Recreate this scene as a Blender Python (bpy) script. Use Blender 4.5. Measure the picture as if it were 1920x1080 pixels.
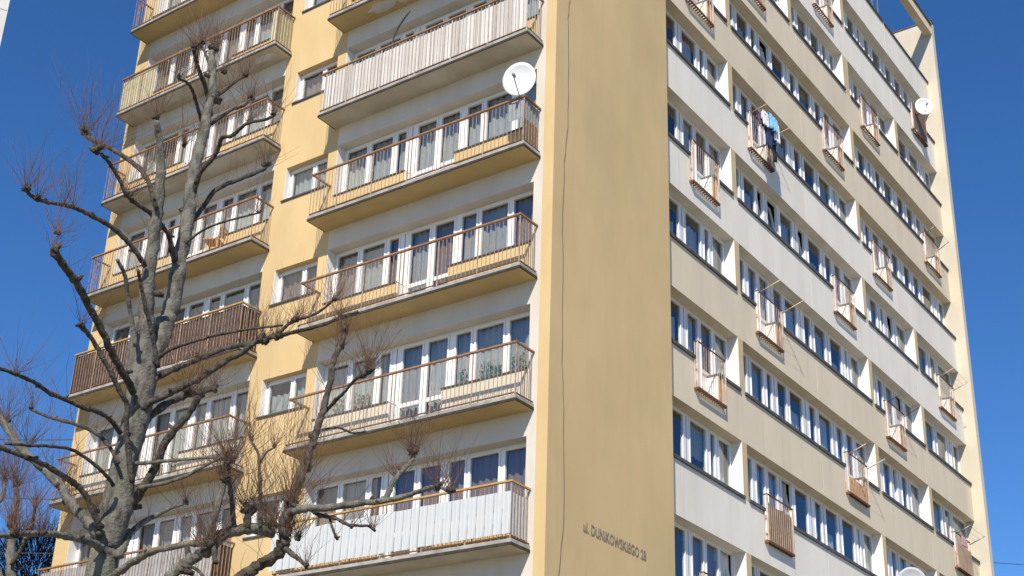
import bpy, math, random
from mathutils import Vector, Matrix
R = math.radians
for o in list(bpy.data.objects): bpy.data.objects.remove(o)
sc = bpy.context.scene
COL = sc.collection

# ------------------------------------------------------------------ camera
F_PX, CX, CY = 2618.6, 867.74, 646.70           # lens of the 1920 px wide photograph
YAW, PITCH, ROLL = 0.66097, 0.41843, 0.04966
CAM = Vector((-20.4985, -14.2081, 1.6))
_f = Vector((math.cos(YAW)*math.cos(PITCH), math.sin(YAW)*math.cos(PITCH), math.sin(PITCH)))
_r = Vector((math.sin(YAW), -math.cos(YAW), 0.0))
_u = _r.cross(_f)
RX = _r*math.cos(ROLL)+_u*math.sin(ROLL)
UX = -_r*math.sin(ROLL)+_u*math.cos(ROLL)
cd = bpy.data.cameras.new('camera')
cam = bpy.data.objects.new('camera', cd); COL.objects.link(cam)
cd.sensor_width = 36.0; cd.lens = F_PX/1920*36
cd.shift_x = (960-CX)/1920; cd.shift_y = (CY-540)/1920
cd.clip_start = 0.1; cd.clip_end = 5000
cam.matrix_world = Matrix(((RX.x, UX.x, -_f.x, CAM.x), (RX.y, UX.y, -_f.y, CAM.y), (RX.z, UX.z, -_f.z, CAM.z), (0, 0, 0, 1)))
sc.camera = cam

# ------------------------------------------------------------------ sky, sun, exposure
SUN = Vector((1.00, 0.49, -1.0)).normalized()     # direction the light travels
ELEV = math.asin(-SUN.z)
AZ = math.atan2(-SUN.x, -SUN.y)
w = bpy.data.worlds.new('World'); sc.world = w; w.use_nodes = True
nt = w.node_tree; nt.nodes.clear()
sky = nt.nodes.new('ShaderNodeTexSky'); sky.sky_type = 'NISHITA'; sky.sun_disc = False
sky.sun_elevation = ELEV; sky.sun_rotation = AZ
sky.altitude = 1500; sky.air_density = 1.0; sky.dust_density = 0.0; sky.ozone_density = 6.0
bg = nt.nodes.new('ShaderNodeBackground'); bg.inputs[1].default_value = 0.09
wo = nt.nodes.new('ShaderNodeOutputWorld')
hs = nt.nodes.new('ShaderNodeHueSaturation'); hs.inputs['Saturation'].default_value = 1.17; hs.inputs['Hue'].default_value = 0.504; hs.inputs['Value'].default_value = 1.24
nt.links.new(sky.outputs[0], hs.inputs['Color']); nt.links.new(hs.outputs[0], bg.inputs[0]); nt.links.new(bg.outputs[0], wo.inputs[0])
sl = bpy.data.lights.new('sun', 'SUN'); sl.energy = 4.25; sl.angle = R(0.53); sl.color = (1.0, 0.91, 0.765)
so = bpy.data.objects.new('sun', sl); COL.objects.link(so)
so.rotation_euler = SUN.to_track_quat('-Z', 'Y').to_euler(); so.location = (-40, -30, 60)
vs = sc.view_settings
vs.view_transform = 'Standard'; vs.look = 'None'; vs.gamma = 1.0; vs.exposure = 0.47; vs.use_curve_mapping = False

# ------------------------------------------------------------------ materials
MATS = {}
def base(name, col, rough=0.8, metal=0.0, spec=0.3):
    m = bpy.data.materials.new(name); m.use_nodes = True
    b = m.node_tree.nodes['Principled BSDF']
    b.inputs['Base Color'].default_value = (*col, 1); b.inputs['Roughness'].default_value = rough
    b.inputs['Metallic'].default_value = metal; b.inputs['Specular IOR Level'].default_value = spec
    MATS[name] = m
    return m, m.node_tree, b
def mottled(name, c1, c2, scale=3.0, rough=0.85, bump=0.0, bscale=60, stretch=(1, 1, 1), lo=0.35, hi=0.65, detail=5, c3=None, scale3=0.4, amt3=0.4, spec=0.3, metal=0.0, streak=None, bdist=.01):
    m, t, b = base(name, c1, rough, metal, spec)
    tc = t.nodes.new('ShaderNodeTexCoord'); mp = t.nodes.new('ShaderNodeMapping'); mp.inputs['Scale'].default_value = stretch
    t.links.new(tc.outputs['Object'], mp.inputs[0])
    n = t.nodes.new('ShaderNodeTexNoise'); n.inputs['Scale'].default_value = scale; n.inputs['Detail'].default_value = detail
    t.links.new(mp.outputs[0], n.inputs[0])
    rp = t.nodes.new('ShaderNodeValToRGB')
    rp.color_ramp.elements[0].position = lo; rp.color_ramp.elements[0].color = (*c1, 1)
    rp.color_ramp.elements[1].position = hi; rp.color_ramp.elements[1].color = (*c2, 1)
    t.links.new(n.outputs[0], rp.inputs[0]); out = rp.outputs[0]
    if c3:
        n3 = t.nodes.new('ShaderNodeTexNoise'); n3.inputs['Scale'].default_value = scale3; n3.inputs['Detail'].default_value = 8
        t.links.new(mp.outputs[0], n3.inputs[0])
        r3 = t.nodes.new('ShaderNodeMapRange'); r3.inputs[1].default_value = 0.5; r3.inputs[2].default_value = 0.75; r3.inputs[4].default_value = amt3
        t.links.new(n3.outputs[0], r3.inputs[0])
        mx = t.nodes.new('ShaderNodeMixRGB'); mx.inputs[2].default_value = (*c3, 1)
        t.links.new(r3.outputs[0], mx.inputs[0]); t.links.new(out, mx.inputs[1]); out = mx.outputs[0]
    if streak:
        m2 = t.nodes.new('ShaderNodeMapping'); m2.inputs['Scale'].default_value = (4.5, 4.5, .22); t.links.new(tc.outputs['Object'], m2.inputs[0])
        n4 = t.nodes.new('ShaderNodeTexNoise'); n4.inputs['Scale'].default_value = 1.0; n4.inputs['Detail'].default_value = 6; n4.inputs['Roughness'].default_value = .65
        t.links.new(m2.outputs[0], n4.inputs[0])
        r4 = t.nodes.new('ShaderNodeMapRange'); r4.inputs[1].default_value = .54; r4.inputs[2].default_value = .80; r4.inputs[4].default_value = streak[1]
        t.links.new(n4.outputs[0], r4.inputs[0])
        mx4 = t.nodes.new('ShaderNodeMixRGB'); mx4.inputs[2].default_value = (*streak[0], 1)
        t.links.new(r4.outputs[0], mx4.inputs[0]); t.links.new(out, mx4.inputs[1]); out = mx4.outputs[0]
    t.links.new(out, b.inputs['Base Color'])
    if bump:
        nb = t.nodes.new('ShaderNodeTexNoise'); nb.inputs['Scale'].default_value = bscale; nb.inputs['Detail'].default_value = 4
        t.links.new(tc.outputs['Object'], nb.inputs[0])
        bp = t.nodes.new('ShaderNodeBump'); bp.inputs['Strength'].default_value = bump; bp.inputs['Distance'].default_value = bdist
        t.links.new(nb.outputs[0], bp.inputs['Height']); t.links.new(bp.outputs[0], b.inputs['Normal'])
    return m
YEL = (0.635, 0.472, 0.25)
mottled('yellow_render', YEL, (0.585, 0.43, 0.222), 1.1, 0.9, 0.35, 90, (1, 1, .5), c3=(0.50, 0.375, 0.20), scale3=.6, amt3=.7, streak=((0.45, 0.36, 0.21), .3))
mottled('grey_render', (0.63, 0.59, 0.52), (0.58, 0.54, 0.475), 2.2, 0.9, 0.3, 90, (1, 1, .4), c3=(0.47, 0.45, 0.41), scale3=.6, amt3=.5)
mottled('cream_render', (0.61, 0.56, 0.455), (0.57, 0.52, 0.42), 2.0, 0.9, 0.3, 90, (1, 1, .3), c3=(0.6, 0.52, 0.37), scale3=.5, amt3=.5)
mottled('beige_spandrel', (0.71, 0.615, 0.47), (0.665, 0.575, 0.435), 1.5, 0.9, 0.25, 80, (1, 1, .3), c3=(0.55, 0.47, 0.36), scale3=.5, amt3=.55, streak=((0.46, 0.39, 0.30), .5))
mottled('grey_spandrel', (0.80, 0.755, 0.685), (0.75, 0.70, 0.62), 1.5, 0.9, 0.25, 80, (1, 1, .3), c3=(0.60, 0.56, 0.50), scale3=.5, amt3=.5, streak=((0.50, 0.47, 0.42), .5))
mottled('pier_tan', (0.58, 0.46, 0.29), (0.53, 0.42, 0.26), 1.6, 0.9, .25, 80)
mottled('white_reveal', (0.80, 0.78, 0.74), (0.74, 0.72, 0.68), 3, 0.85)
mottled('white_pvc', (0.84, 0.84, 0.84), (0.79, 0.79, 0.80), 2, 0.35, spec=.5)
mottled('sill_metal', (0.075, 0.07, 0.07), (0.12, 0.11, 0.105), 4, 0.6)
mottled('slab_edge', (0.42, 0.40, 0.37), (0.30, 0.28, 0.26), 5, 0.85, c3=(0.16, 0.14, 0.12), scale3=1.6, amt3=.7)
mottled('drip_edge', (0.03, 0.028, 0.026), (0.06, 0.052, 0.045), 6, 0.85)
mottled('soffit_yellow', (0.56, 0.42, 0.20), (0.50, 0.375, 0.18), 2.5, 0.9, 0.2, 60, c3=(0.42, 0.35, 0.24), scale3=.9, amt3=.7)
mottled('soffit_grey', (0.50, 0.45, 0.36), (0.44, 0.40, 0.32), 2.5, 0.9, 0.2, 60, c3=(0.62, 0.60, 0.55), scale3=1.1, amt3=.9)
mottled('handrail_brown', (0.34, 0.19, 0.10), (0.24, 0.125, 0.065), 9, 0.55, spec=.4)
mottled('handrail_ochre', (0.52, 0.33, 0.13), (0.42, 0.25, 0.09), 9, 0.55)
mottled('bar_paint', (0.42, 0.32, 0.25), (0.28, 0.19, 0.13), 14, 0.55, c3=(0.2, 0.09, 0.04), scale3=6, amt3=.6)
mottled('rust_paint', (0.66, 0.55, 0.46), (0.50, 0.36, 0.26), 7, 0.7, c3=(0.30, 0.14, 0.07), scale3=3, amt3=.7)
mottled('slat_bar', (0.50, 0.45, 0.40), (0.40, 0.34, 0.29), 9, 0.7)
mottled('rust_dark', (0.17, 0.085, 0.045), (0.10, 0.055, 0.035), 12, 0.8)
mottled('orange_board', (0.52, 0.30, 0.13), (0.42, 0.23, 0.10), 5, 0.75, stretch=(3, 3, .6), c3=(0.25, 0.13, 0.07), scale3=2, amt3=.6)
mottled('tan_board', (0.50, 0.36, 0.24), (0.42, 0.29, 0.19), 5, 0.8, stretch=(2, 2, .6), c3=(0.25, 0.15, 0.09), scale3=2, amt3=.6)
mottled('brown_board', (0.22, 0.15, 0.105), (0.16, 0.10, 0.07), 9, 0.75, stretch=(3, 3, .5))
mottled('brown_sheet', (0.10, 0.062, 0.05), (0.075, 0.046, 0.037), 6, 0.5)
mottled('white_sheet', (0.55, 0.58, 0.60), (0.48, 0.51, 0.53), 3, 0.6, stretch=(1, 1, .3), c3=(0.40, 0.41, 0.38), scale3=1.6, amt3=.8)
mottled('grey_sheet', (0.42, 0.42, 0.43), (0.33, 0.33, 0.34), 5, 0.6)
mottled('yellow_sheet', (0.57, 0.54, 0.37), (0.50, 0.47, 0.31), 5, 0.5)
mottled('concrete', (0.40, 0.40, 0.39), (0.34, 0.34, 0.33), 1.5, 0.9, 0.2, 40, c3=(0.28, .28, .27), scale3=.3, amt3=.5)
mottled('pale_concrete', (0.60, 0.60, 0.60), (0.54, 0.54, 0.54), 1.5, 0.9, 0.2, 40)
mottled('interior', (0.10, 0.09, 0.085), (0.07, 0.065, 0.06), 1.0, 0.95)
mottled('curtain_net', (0.60, 0.60, 0.56), (0.50, 0.50, 0.47), 8, 0.9, stretch=(3, 3, .3))
mottled('curtain_white', (0.70, 0.69, 0.66), (0.60, 0.59, 0.57), 8, 0.9, stretch=(3, 3, .3))
mottled('curtain_brown', (0.36, 0.25, 0.21), (0.28, 0.19, 0.16), 6, 0.9, stretch=(4, 4, .3))
mottled('curtain_grey', (0.48, 0.48, 0.46), (0.40, 0.40, 0.39), 6, 0.9, stretch=(4, 4, .3))
mottled('curtain_teal', (0.20, 0.33, 0.34), (0.15, 0.26, 0.28), 6, 0.9, stretch=(4, 4, .3))
mottled('letter_paint', (0.19, 0.165, 0.13), (0.36, 0.29, 0.19), 18, 0.9, lo=.45, hi=.75)
mottled('cable_black', (0.05, 0.045, 0.04), (0.09, 0.08, 0.07), 5, 0.7)
mottled('dish_white', (0.74, 0.76, 0.78), (0.68, 0.70, 0.72), 3, 0.4)
mottled('metal_grey', (0.30, 0.30, 0.31), (0.22, 0.22, 0.23), 6, 0.45, metal=.6)
mottled('dark_metal', (0.06, 0.06, 0.065), (0.10, 0.09, 0.09), 6, 0.5)
mottled('wood_pale', (0.50, 0.27, 0.12), (0.42, 0.22, 0.09), 10, 0.6)
mottled('green_plastic', (0.05, 0.24, 0.17), (0.04, 0.19, 0.13), 5, 0.4)
mottled('leaf_green', (0.22, 0.29, 0.16), (0.13, 0.20, 0.09), 12, 0.6)
mottled('clay_pot', (0.40, 0.20, 0.12), (0.33, 0.16, 0.10), 7, 0.8)
for n_, c_ in dict(cloth_sky=(0.22, 0.50, 0.78), cloth_navy=(0.03, 0.045, 0.12), cloth_white=(0.72, 0.74, 0.78), cloth_plum=(0.16, 0.11, 0.20), cloth_blue=(0.05, 0.20, 0.48), cloth_black=(0.03, 0.025, 0.03), cloth_pink=(0.66, 0.36, 0.38), cloth_slate=(0.30, 0.36, 0.40), cloth_tarp=(0.14, 0.10, 0.08)).items():
    mottled(n_, c_, tuple(x*.8 for x in c_), 9, 0.9)
mottled('bark_grey', (0.185, 0.176, 0.152), (0.075, 0.07, 0.06), 12, 0.95, 1.0, 30, (1, 1, .45), c3=(0.16, 0.175, 0.11), scale3=2.2, amt3=.55, lo=.38, hi=.66, detail=8, bdist=.022)
mottled('bark_dark', (0.105, 0.09, 0.074), (0.035, 0.03, 0.026), 16, 0.95, 1.0, 34, c3=(0.03, .025, .02), scale3=6, amt3=.6, lo=.4, hi=.66, detail=8, bdist=.025)
mottled('shoot_red', (0.19, 0.095, 0.065), (0.11, 0.062, 0.045), 6, 0.6)
mottled('shoot_brown', (0.12, 0.085, 0.055), (0.07, 0.05, 0.035), 6, 0.7)
mottled('far_bark', (0.045, 0.04, 0.042), (0.03, 0.028, 0.03), 3, 0.9)
mottled('grass', (0.26, 0.22, 0.15), (0.20, 0.18, 0.11), 0.5, 0.95, 0.5, 30)
# strips that differ one from the next (woven slats)
m, t, b = base('slat_weathered', (0.6, 0.56, 0.52), 0.75)
ge = t.nodes.new('ShaderNodeNewGeometry'); rp = t.nodes.new('ShaderNodeValToRGB')
for i_, (p_, c_) in enumerate(((0, (0.36, 0.32, 0.28)), (.25, (0.50, 0.47, 0.44)), (.6, (0.60, 0.585, 0.56)), (1, (0.70, 0.695, 0.68)))):
    e_ = rp.color_ramp.elements[0] if i_ == 0 else rp.color_ramp.elements[-1] if i_ == 3 else rp.color_ramp.elements.new(p_)
    e_.position = p_; e_.color = (*c_, 1)
t.links.new(ge.outputs['Random Per Island'], rp.inputs[0])
tc = t.nodes.new('ShaderNodeTexCoord'); nn = t.nodes.new('ShaderNodeTexNoise'); nn.inputs['Scale'].default_value = 2.2; nn.inputs['Detail'].default_value = 6
t.links.new(tc.outputs['Object'], nn.inputs[0])
mr = t.nodes.new('ShaderNodeMapRange'); mr.inputs[1].default_value = .45; mr.inputs[2].default_value = .7; mr.inputs[4].default_value = .55
mx = t.nodes.new('ShaderNodeMixRGB'); mx.inputs[2].default_value = (0.50, 0.48, 0.45, 1)
t.links.new(nn.outputs[0], mr.inputs[0]); t.links.new(mr.outputs[0], mx.inputs[0]); t.links.new(rp.outputs[0], mx.inputs[1])
t.links.new(mx.outputs[0], b.inputs['Base Color'])
# window glass
m = bpy.data.materials.new('glass'); m.use_nodes = True; t = m.node_tree; t.nodes.clear()
tr = t.nodes.new('ShaderNodeBsdfTransparent'); tr.inputs[0].default_value = (0.84, 0.87, 0.88, 1)
gl = t.nodes.new('ShaderNodeBsdfGlossy'); gl.inputs['Roughness'].default_value = 0.015; gl.inputs['Color'].default_value = (.95, .97, 1, 1)
fr = t.nodes.new('ShaderNodeFresnel'); fr.inputs[0].default_value = 2.1
tcg = t.nodes.new('ShaderNodeTexCoord'); ng = t.nodes.new('ShaderNodeTexNoise'); ng.inputs['Scale'].default_value = 0.9
bpn = t.nodes.new('ShaderNodeBump'); bpn.inputs['Strength'].default_value = 0.06; bpn.inputs['Distance'].default_value = 0.02
t.links.new(tcg.outputs['Object'], ng.inputs[0]); t.links.new(ng.outputs[0], bpn.inputs['Height']); t.links.new(bpn.outputs[0], gl.inputs['Normal'])
ms = t.nodes.new('ShaderNodeMixShader'); mo = t.nodes.new('ShaderNodeOutputMaterial')
gb = t.nodes.new('ShaderNodeNewGeometry'); iv = t.nodes.new('ShaderNodeMath'); iv.operation = 'SUBTRACT'; iv.inputs[0].default_value = 1.0
mu = t.nodes.new('ShaderNodeMath'); mu.operation = 'MULTIPLY'
t.links.new(gb.outputs['Backfacing'], iv.inputs[1]); t.links.new(fr.outputs[0], mu.inputs[0]); t.links.new(iv.outputs[0], mu.inputs[1])
t.links.new(mu.outputs[0], ms.inputs[0]); t.links.new(tr.outputs[0], ms.inputs[1]); t.links.new(gl.outputs[0], ms.inputs[2]); t.links.new(ms.outputs[0], mo.inputs[0])
MATS['glass'] = m

# ------------------------------------------------------------------ mesh helpers
class MB:
    def __init__(s): s.v = []; s.f = []; s.mi = []; s.mats = []; s.smooth = []
    def slot(s, mat):
        if mat not in s.mats: s.mats.append(mat)
        return s.mats.index(mat)
    def add(s, vs, fs, mat, smooth=False):
        k = len(s.v); i = s.slot(mat); s.v += [tuple(p) for p in vs]
        for f in fs: s.f.append(tuple(k+j for j in f)); s.mi.append(i); s.smooth.append(smooth)
    def box(s, a, b, mat):
        x0, x1 = sorted((a[0], b[0])); y0, y1 = sorted((a[1], b[1])); z0, z1 = sorted((a[2], b[2]))
        s.add([(x0, y0, z0), (x1, y0, z0), (x1, y1, z0), (x0, y1, z0), (x0, y0, z1), (x1, y0, z1), (x1, y1, z1), (x0, y1, z1)],
              [(0, 3, 2, 1), (4, 5, 6, 7), (0, 1, 5, 4), (1, 2, 6, 5), (2, 3, 7, 6), (3, 0, 4, 7)], mat)
    def tube(s, pts, rad, mat, n=6, smooth=True, wob=0.0, rng=None, cap=True):
        pts = [Vector(p) for p in pts]
        if not hasattr(rad, '__len__'): rad = [rad]*len(pts)
        vs = []; ref = None
        for i, p in enumerate(pts):
            d = (pts[min(i+1, len(pts)-1)]-pts[max(i-1, 0)])
            d = d.normalized() if d.length > 1e-9 else Vector((0, 0, 1))
            if ref is None: ref = d.orthogonal().normalized()
            ref = (ref-d*ref.dot(d)); ref = ref.normalized() if ref.length > 1e-6 else d.orthogonal().normalized()
            q = d.cross(ref)
            for k in range(n):
                a = 2*math.pi*k/n; rr = rad[i]*(1+(rng.uniform(-wob, wob) if wob else 0))
                vs.append(p+ref*math.cos(a)*rr+q*math.sin(a)*rr)
        fs = [(i*n+k, i*n+(k+1) % n, (i+1)*n+(k+1) % n, (i+1)*n+k) for i in range(len(pts)-1) for k in range(n)]
        if cap: fs += [tuple(range(n-1, -1, -1)), tuple((len(pts)-1)*n+k for k in range(n))]
        s.add(vs, fs, mat, smooth)
    def mesh(s, name):
        me = bpy.data.meshes.new(name); me.from_pydata(s.v, [], s.f)
        for m_ in s.mats: me.materials.append(MATS[m_])
        me.polygons.foreach_set('material_index', s.mi); me.polygons.foreach_set('use_smooth', s.smooth)
        me.update(); return me
    def build(s, name, parent=None):
        o = bpy.data.objects.new(name, s.mesh(name)); COL.objects.link(o)
        if parent: o.parent = parent
        return o
def link(name, me, parent=None, loc=(0, 0, 0)):
    o = bpy.data.objects.new(name, me); COL.objects.link(o); o.location = loc
    if parent: o.parent = parent
    return o
def empty(name, loc=(0, 0, 0), parent=None):
    o = bpy.data.objects.new(name, None); COL.objects.link(o); o.location = loc; o.empty_display_size = .2
    if parent: o.parent = parent
    return o
def tag(o, label=None, cat=None, group=None, kind=None):
    if label: o['label'] = label
    if cat: o['category'] = cat
    if group: o['group'] = group
    if kind: o['kind'] = kind
    return o
rnd = random.Random(7)

# ------------------------------------------------------------------ ground
g = MB(); g.add([(-1500, -1500, 0), (1500, -1500, 0), (1500, 1500, 0), (-1500, 1500, 0)], [(0, 1, 2, 3)], 'grass')
tag(g.build('ground'), 'flat lawn around the apartment blocks', 'ground', kind='structure')

# ------------------------------------------------------------------ apartment block
# x runs along the window-band front (plane y=0), y along the balcony front (plane x=0)
H = 2.8; YG = -0.39; XE = 27.06; YE = 14.1
B = empty('apartment_building')
tag(B, 'tall yellow apartment block with balconies on one front and window bands on the other', 'building')
ZB = lambda r: 19.77-H*r              # underside of balcony slab, balcony front
ZS = lambda r: 23.446-H*r             # sill line, window-band front
# gable with the street name
q = MB(); q.box((0, YG, 0), (4.88, -0.13, 38.2), 'yellow_render'); q.box((.3, -.13, 0), (4.88, .3, 38.1), 'yellow_render'); q.build('gable_wall', B)
q = MB(); q.box((XE, YG, 0), (XE+.3, YE, 37.46), 'cream_render'); q.build('far_gable_wall', B)
q = MB(); q.box((XE-.03, YG-.03, 37.46), (XE+.33, YE, 37.52), 'sill_metal'); q.build('coping', B)
q = MB(); q.box((.3, YE-.3, 0), (XE, YE, 36.2), 'yellow_render'); q.build('rear_wall', B)
core = MB(); core.box((2.6, 2.6, 0), (24.6, 11.6, 33.4), 'interior')
for r in range(-5, 7): core.box((.62, .6, ZB(r)), (XE-.02, YE-.32, ZB(r)+.12), 'interior')
for xx in (9.2, 18.2): core.box((xx-.06, .42, 0), (xx+.06, 2.6, 33), 'interior')
for yy in (6.8,): core.box((.4, yy-.06, 0), (2.6, yy+.06, 33), 'interior')
core.build('interior_core', B)

# --- window builder: u along the wall, n outward (negative = into the wall)
def mapR(u, n, z): return (u, -n, z)
def mapL(u, n, z): return (-n, u, z)
def window(name, M, u0, u1, z0, z1, mull, dep, doors=(), zdoor=0, tilt=(), curtains=None, door_lower='panel', fw=.06):
    """one glazed unit: frame (own mesh) with panes as children. mull = [(centre, width)]"""
    fm = MB(); mull = [(c, max(.05, wd-.15)) for c, wd in mull]
    def bx(a0, a1, n0, n1, b0, b1, mat='white_pvc', tgt=None): (tgt or fm).box(M(a0, n0, b0), M(a1, n1, b1), mat)
    cuts = [u0]+[v for c, wd in sorted(mull) for v in (c-wd/2, c+wd/2)]+[u1]
    spans = [(cuts[i], cuts[i+1]) for i in range(0, len(cuts), 2)]
    isd = lambda a, b: any(d0-.1 < (a+b)/2 < d1+.1 for d0, d1 in doors)
    bx(u0, u1, -dep-.08, -dep, z1-fw, z1)
    lo = [zdoor if isd(a, b) else z0 for a, b in spans]
    for i, (c, wd) in enumerate(sorted(mull)):
        bx(c-wd/2, c+wd/2, -dep-.08, -dep, min(lo[i], lo[i+1]), z1-fw)
        if wd > .2: bx(c-.006, c+.006, -dep, -dep+.006, min(lo[i], lo[i+1]), z1-fw, 'sill_metal')
    for e, k in ((u0, 0), (u1, -1)):
        s = fw if k == 0 else -fw
        bx(e, e+s, -dep-.08, -dep, lo[k], z1-fw)
    for i, (a, b) in enumerate(spans):
        a2 = a+(fw if i == 0 else 0); b2 = b-(fw if i == len(spans)-1 else 0)
        bx(a2, b2, -dep-.08, -dep, lo[i], lo[i]+fw)
    W = fm.build(name, B)
    for i, (a, b) in enumerate(spans):
        a2 = a+(fw if i == 0 else 0); b2 = b-(fw if i == len(spans)-1 else 0)
        zb_, zt = lo[i]+fw, z1-fw; s = .038
        ti = i in tilt
        sm = MB()
        sm.box(M(a2+.002, -dep-.05, zb_+.002), M(a2+s, -dep+.018, zt-.002), 'white_pvc'); sm.box(M(b2-s, -dep-.05, zb_+.002), M(b2-.002, -dep+.018, zt-.002), 'white_pvc')
        sm.box(M(a2+s, -dep-.05, zb_+.002), M(b2-s, -dep+.018, zb_+s), 'white_pvc'); sm.box(M(a2+s, -dep-.05, zt-s), M(b2-s, -dep+.018, zt-.002), 'white_pvc')
        pz = zb_+s; panes = []
        if isd(a, b):
            zm = zdoor+.72 if door_lower == 'glass' else z0-.02
            sm.box(M(a2+s, -dep-.05, zm), M(b2-s, -dep+.018, zm+.09), 'white_pvc')
            if door_lower == 'panel':
                sm.box(M(a2+s, -dep-.04, pz), M(b2-s, -dep-.01, zm), 'white_pvc')
            elif door_lower == 'louvre':
                k = pz
                while k < zm-.03:
                    sm.box(M(a2+s, -dep-.04, k), M(b2-s, -dep+.004, min(k+.06, zm)), 'white_pvc'); k += .075
            else: panes.append((pz, zm))
            pz = zm+.09
        panes.append((pz, zt-s))
        so_ = sm.build('sash', W)
        if ti:
            # sash tipped inwards about its lower edge
            piv = Vector(M((a2+b2)/2, -dep-.02, zb_)); ang = R(9)
            ax = Vector(M(1, 0, 0))-Vector(M(0, 0, 0)); inn = Vector(M(0, -1, 0))-Vector(M(0, 0, 0))
            rot = Matrix.Rotation(ang, 4, ax)
            if (rot @ Vector((0, 0, 1))).dot(inn) < 0: rot = Matrix.Rotation(-ang, 4, ax)
            T = Matrix.Translation(piv) @ rot @ Matrix.Translation(-piv)
            so_.matrix_world = T
        for p0, p1 in panes:
            pm = MB(); pm.box(M(a2+s, -dep-.03, p0), M(b2-s, -dep-.015, p1), 'glass')
            po = pm.build('pane', W)
            if ti: po.matrix_world = T
        if curtains:
            cu = curtains(i, a2, b2)
            if cu:
                mat, c0, c1, zc0, zc1 = cu
                cm = MB(); n = max(4, int((c1-c0)/.035)); ph = rnd.uniform(0, 6)
                vs_ = []
                for k in range(n+1):
                    u = c0+(c1-c0)*k/n; d = dep+.15+.025*math.sin(k*1.3+ph)+.012*math.sin(k*.53+2*ph)
                    vs_ += [M(u, -d, zc0), M(u, -d, zc1), M(u, -d-.01, zc0), M(u, -d-.01, zc1)]
                fs_ = []
                for k in range(n):
                    j = 4*k; fs_ += [(j, j+4, j+5, j+1), (j+2, j+3, j+7, j+6)]
                cm.add(vs_, fs_, mat, True); cm.build('curtain', W)
    return W

# --- balcony front (plane x=0): walls
COLS = ((-.06, 5.93, .09, 5.79), (7.72, 13.75, 7.87, 13.57))     # slab y0,y1, window y0,y1
SW = (6.07, 7.45)                                                # small window between the columns
q = MB(); q.box((0, -.13, 0), (.3, .09, 38), 'grey_render'); q.build('corner_pier', B)
yw = MB(); gw = MB()
yw.box((0, 13.57, 0), (.36, YE, 38), 'yellow_render')
for y0, y1 in ((5.79, SW[0]), (SW[1], 7.87)): yw.box((0, y0, 0), (.36, y1, 38), 'yellow_render')
for r in range(-6, 7):
    zb = ZB(r)
    z_lo, z_hi = zb+1.27, zb+2.21
    yw.box((0, SW[0], z_hi), (.36, SW[1], z_lo+H), 'yellow_render')
    for (s0, s1, w0, w1) in COLS:
        gw.box((0, w0, zb+2.30), (.36, w1, zb+2.8), 'grey_render')
        dl, dh = w0+2.14, w0+3.54
        pm_ = 'cream_render' if (r == 3) else 'yellow_render'
        yw.box((0, w0, zb), (.36, dl, zb+.90), pm_); yw.box((0, dh, zb), (.36, w1, zb+.90), pm_)
        yw.box((0, dl, zb), (.36, dh, zb+.12), pm_)
yw.box((0, SW[0], 0), (.36, SW[1], ZB(6)+1.27), 'yellow_render')
for (s0, s1, w0, w1) in COLS: yw.box((0, w0, 0), (.36, w1, ZB(6)), 'yellow_render')
yw.build('yellow_wall', B); gw.build('lintel_wall', B)

def lcurt(style):
    def f(i, a, b):
        lo_, hi_ = (zz[0]+.2 if i in (3, 4) else zz[0]+.92), zz[0]+2.24
        if style == 'net': return ('curtain_net' if i % 4 else 'curtain_grey', a, b, lo_, hi_)
        if style == 'brown': return ('curtain_brown' if i in (0, 3, 7, 5) else 'curtain_grey', a, b, lo_, hi_)
        if style == 'red': return ('curtain_brown' if i != 6 else 'curtain_grey', a, b, lo_, hi_)
        if style == 'grey': return ('curtain_net', a, b, lo_, hi_)
        if style == 'teal': return ('curtain_teal' if i < 2 else 'curtain_brown', a, b, lo_, hi_)
        if style == 'some': return ('curtain_net' if i % 3 else 'curtain_brown', a, b, lo_, hi_)
    return f
zz = [0]
RSTY = {-3: 'some', -2: 'some', -1: 'net', 0: 'grey', 1: 'grey', 2: 'brown', 3: 'net', 4: 'red', 5: 'grey'}
LSTY = {-3: 'grey', -2: 'grey', -1: 'brown', 0: 'some', 1: 'grey', 2: 'teal', 3: 'net', 4: 'brown', 5: 'some'}
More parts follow.
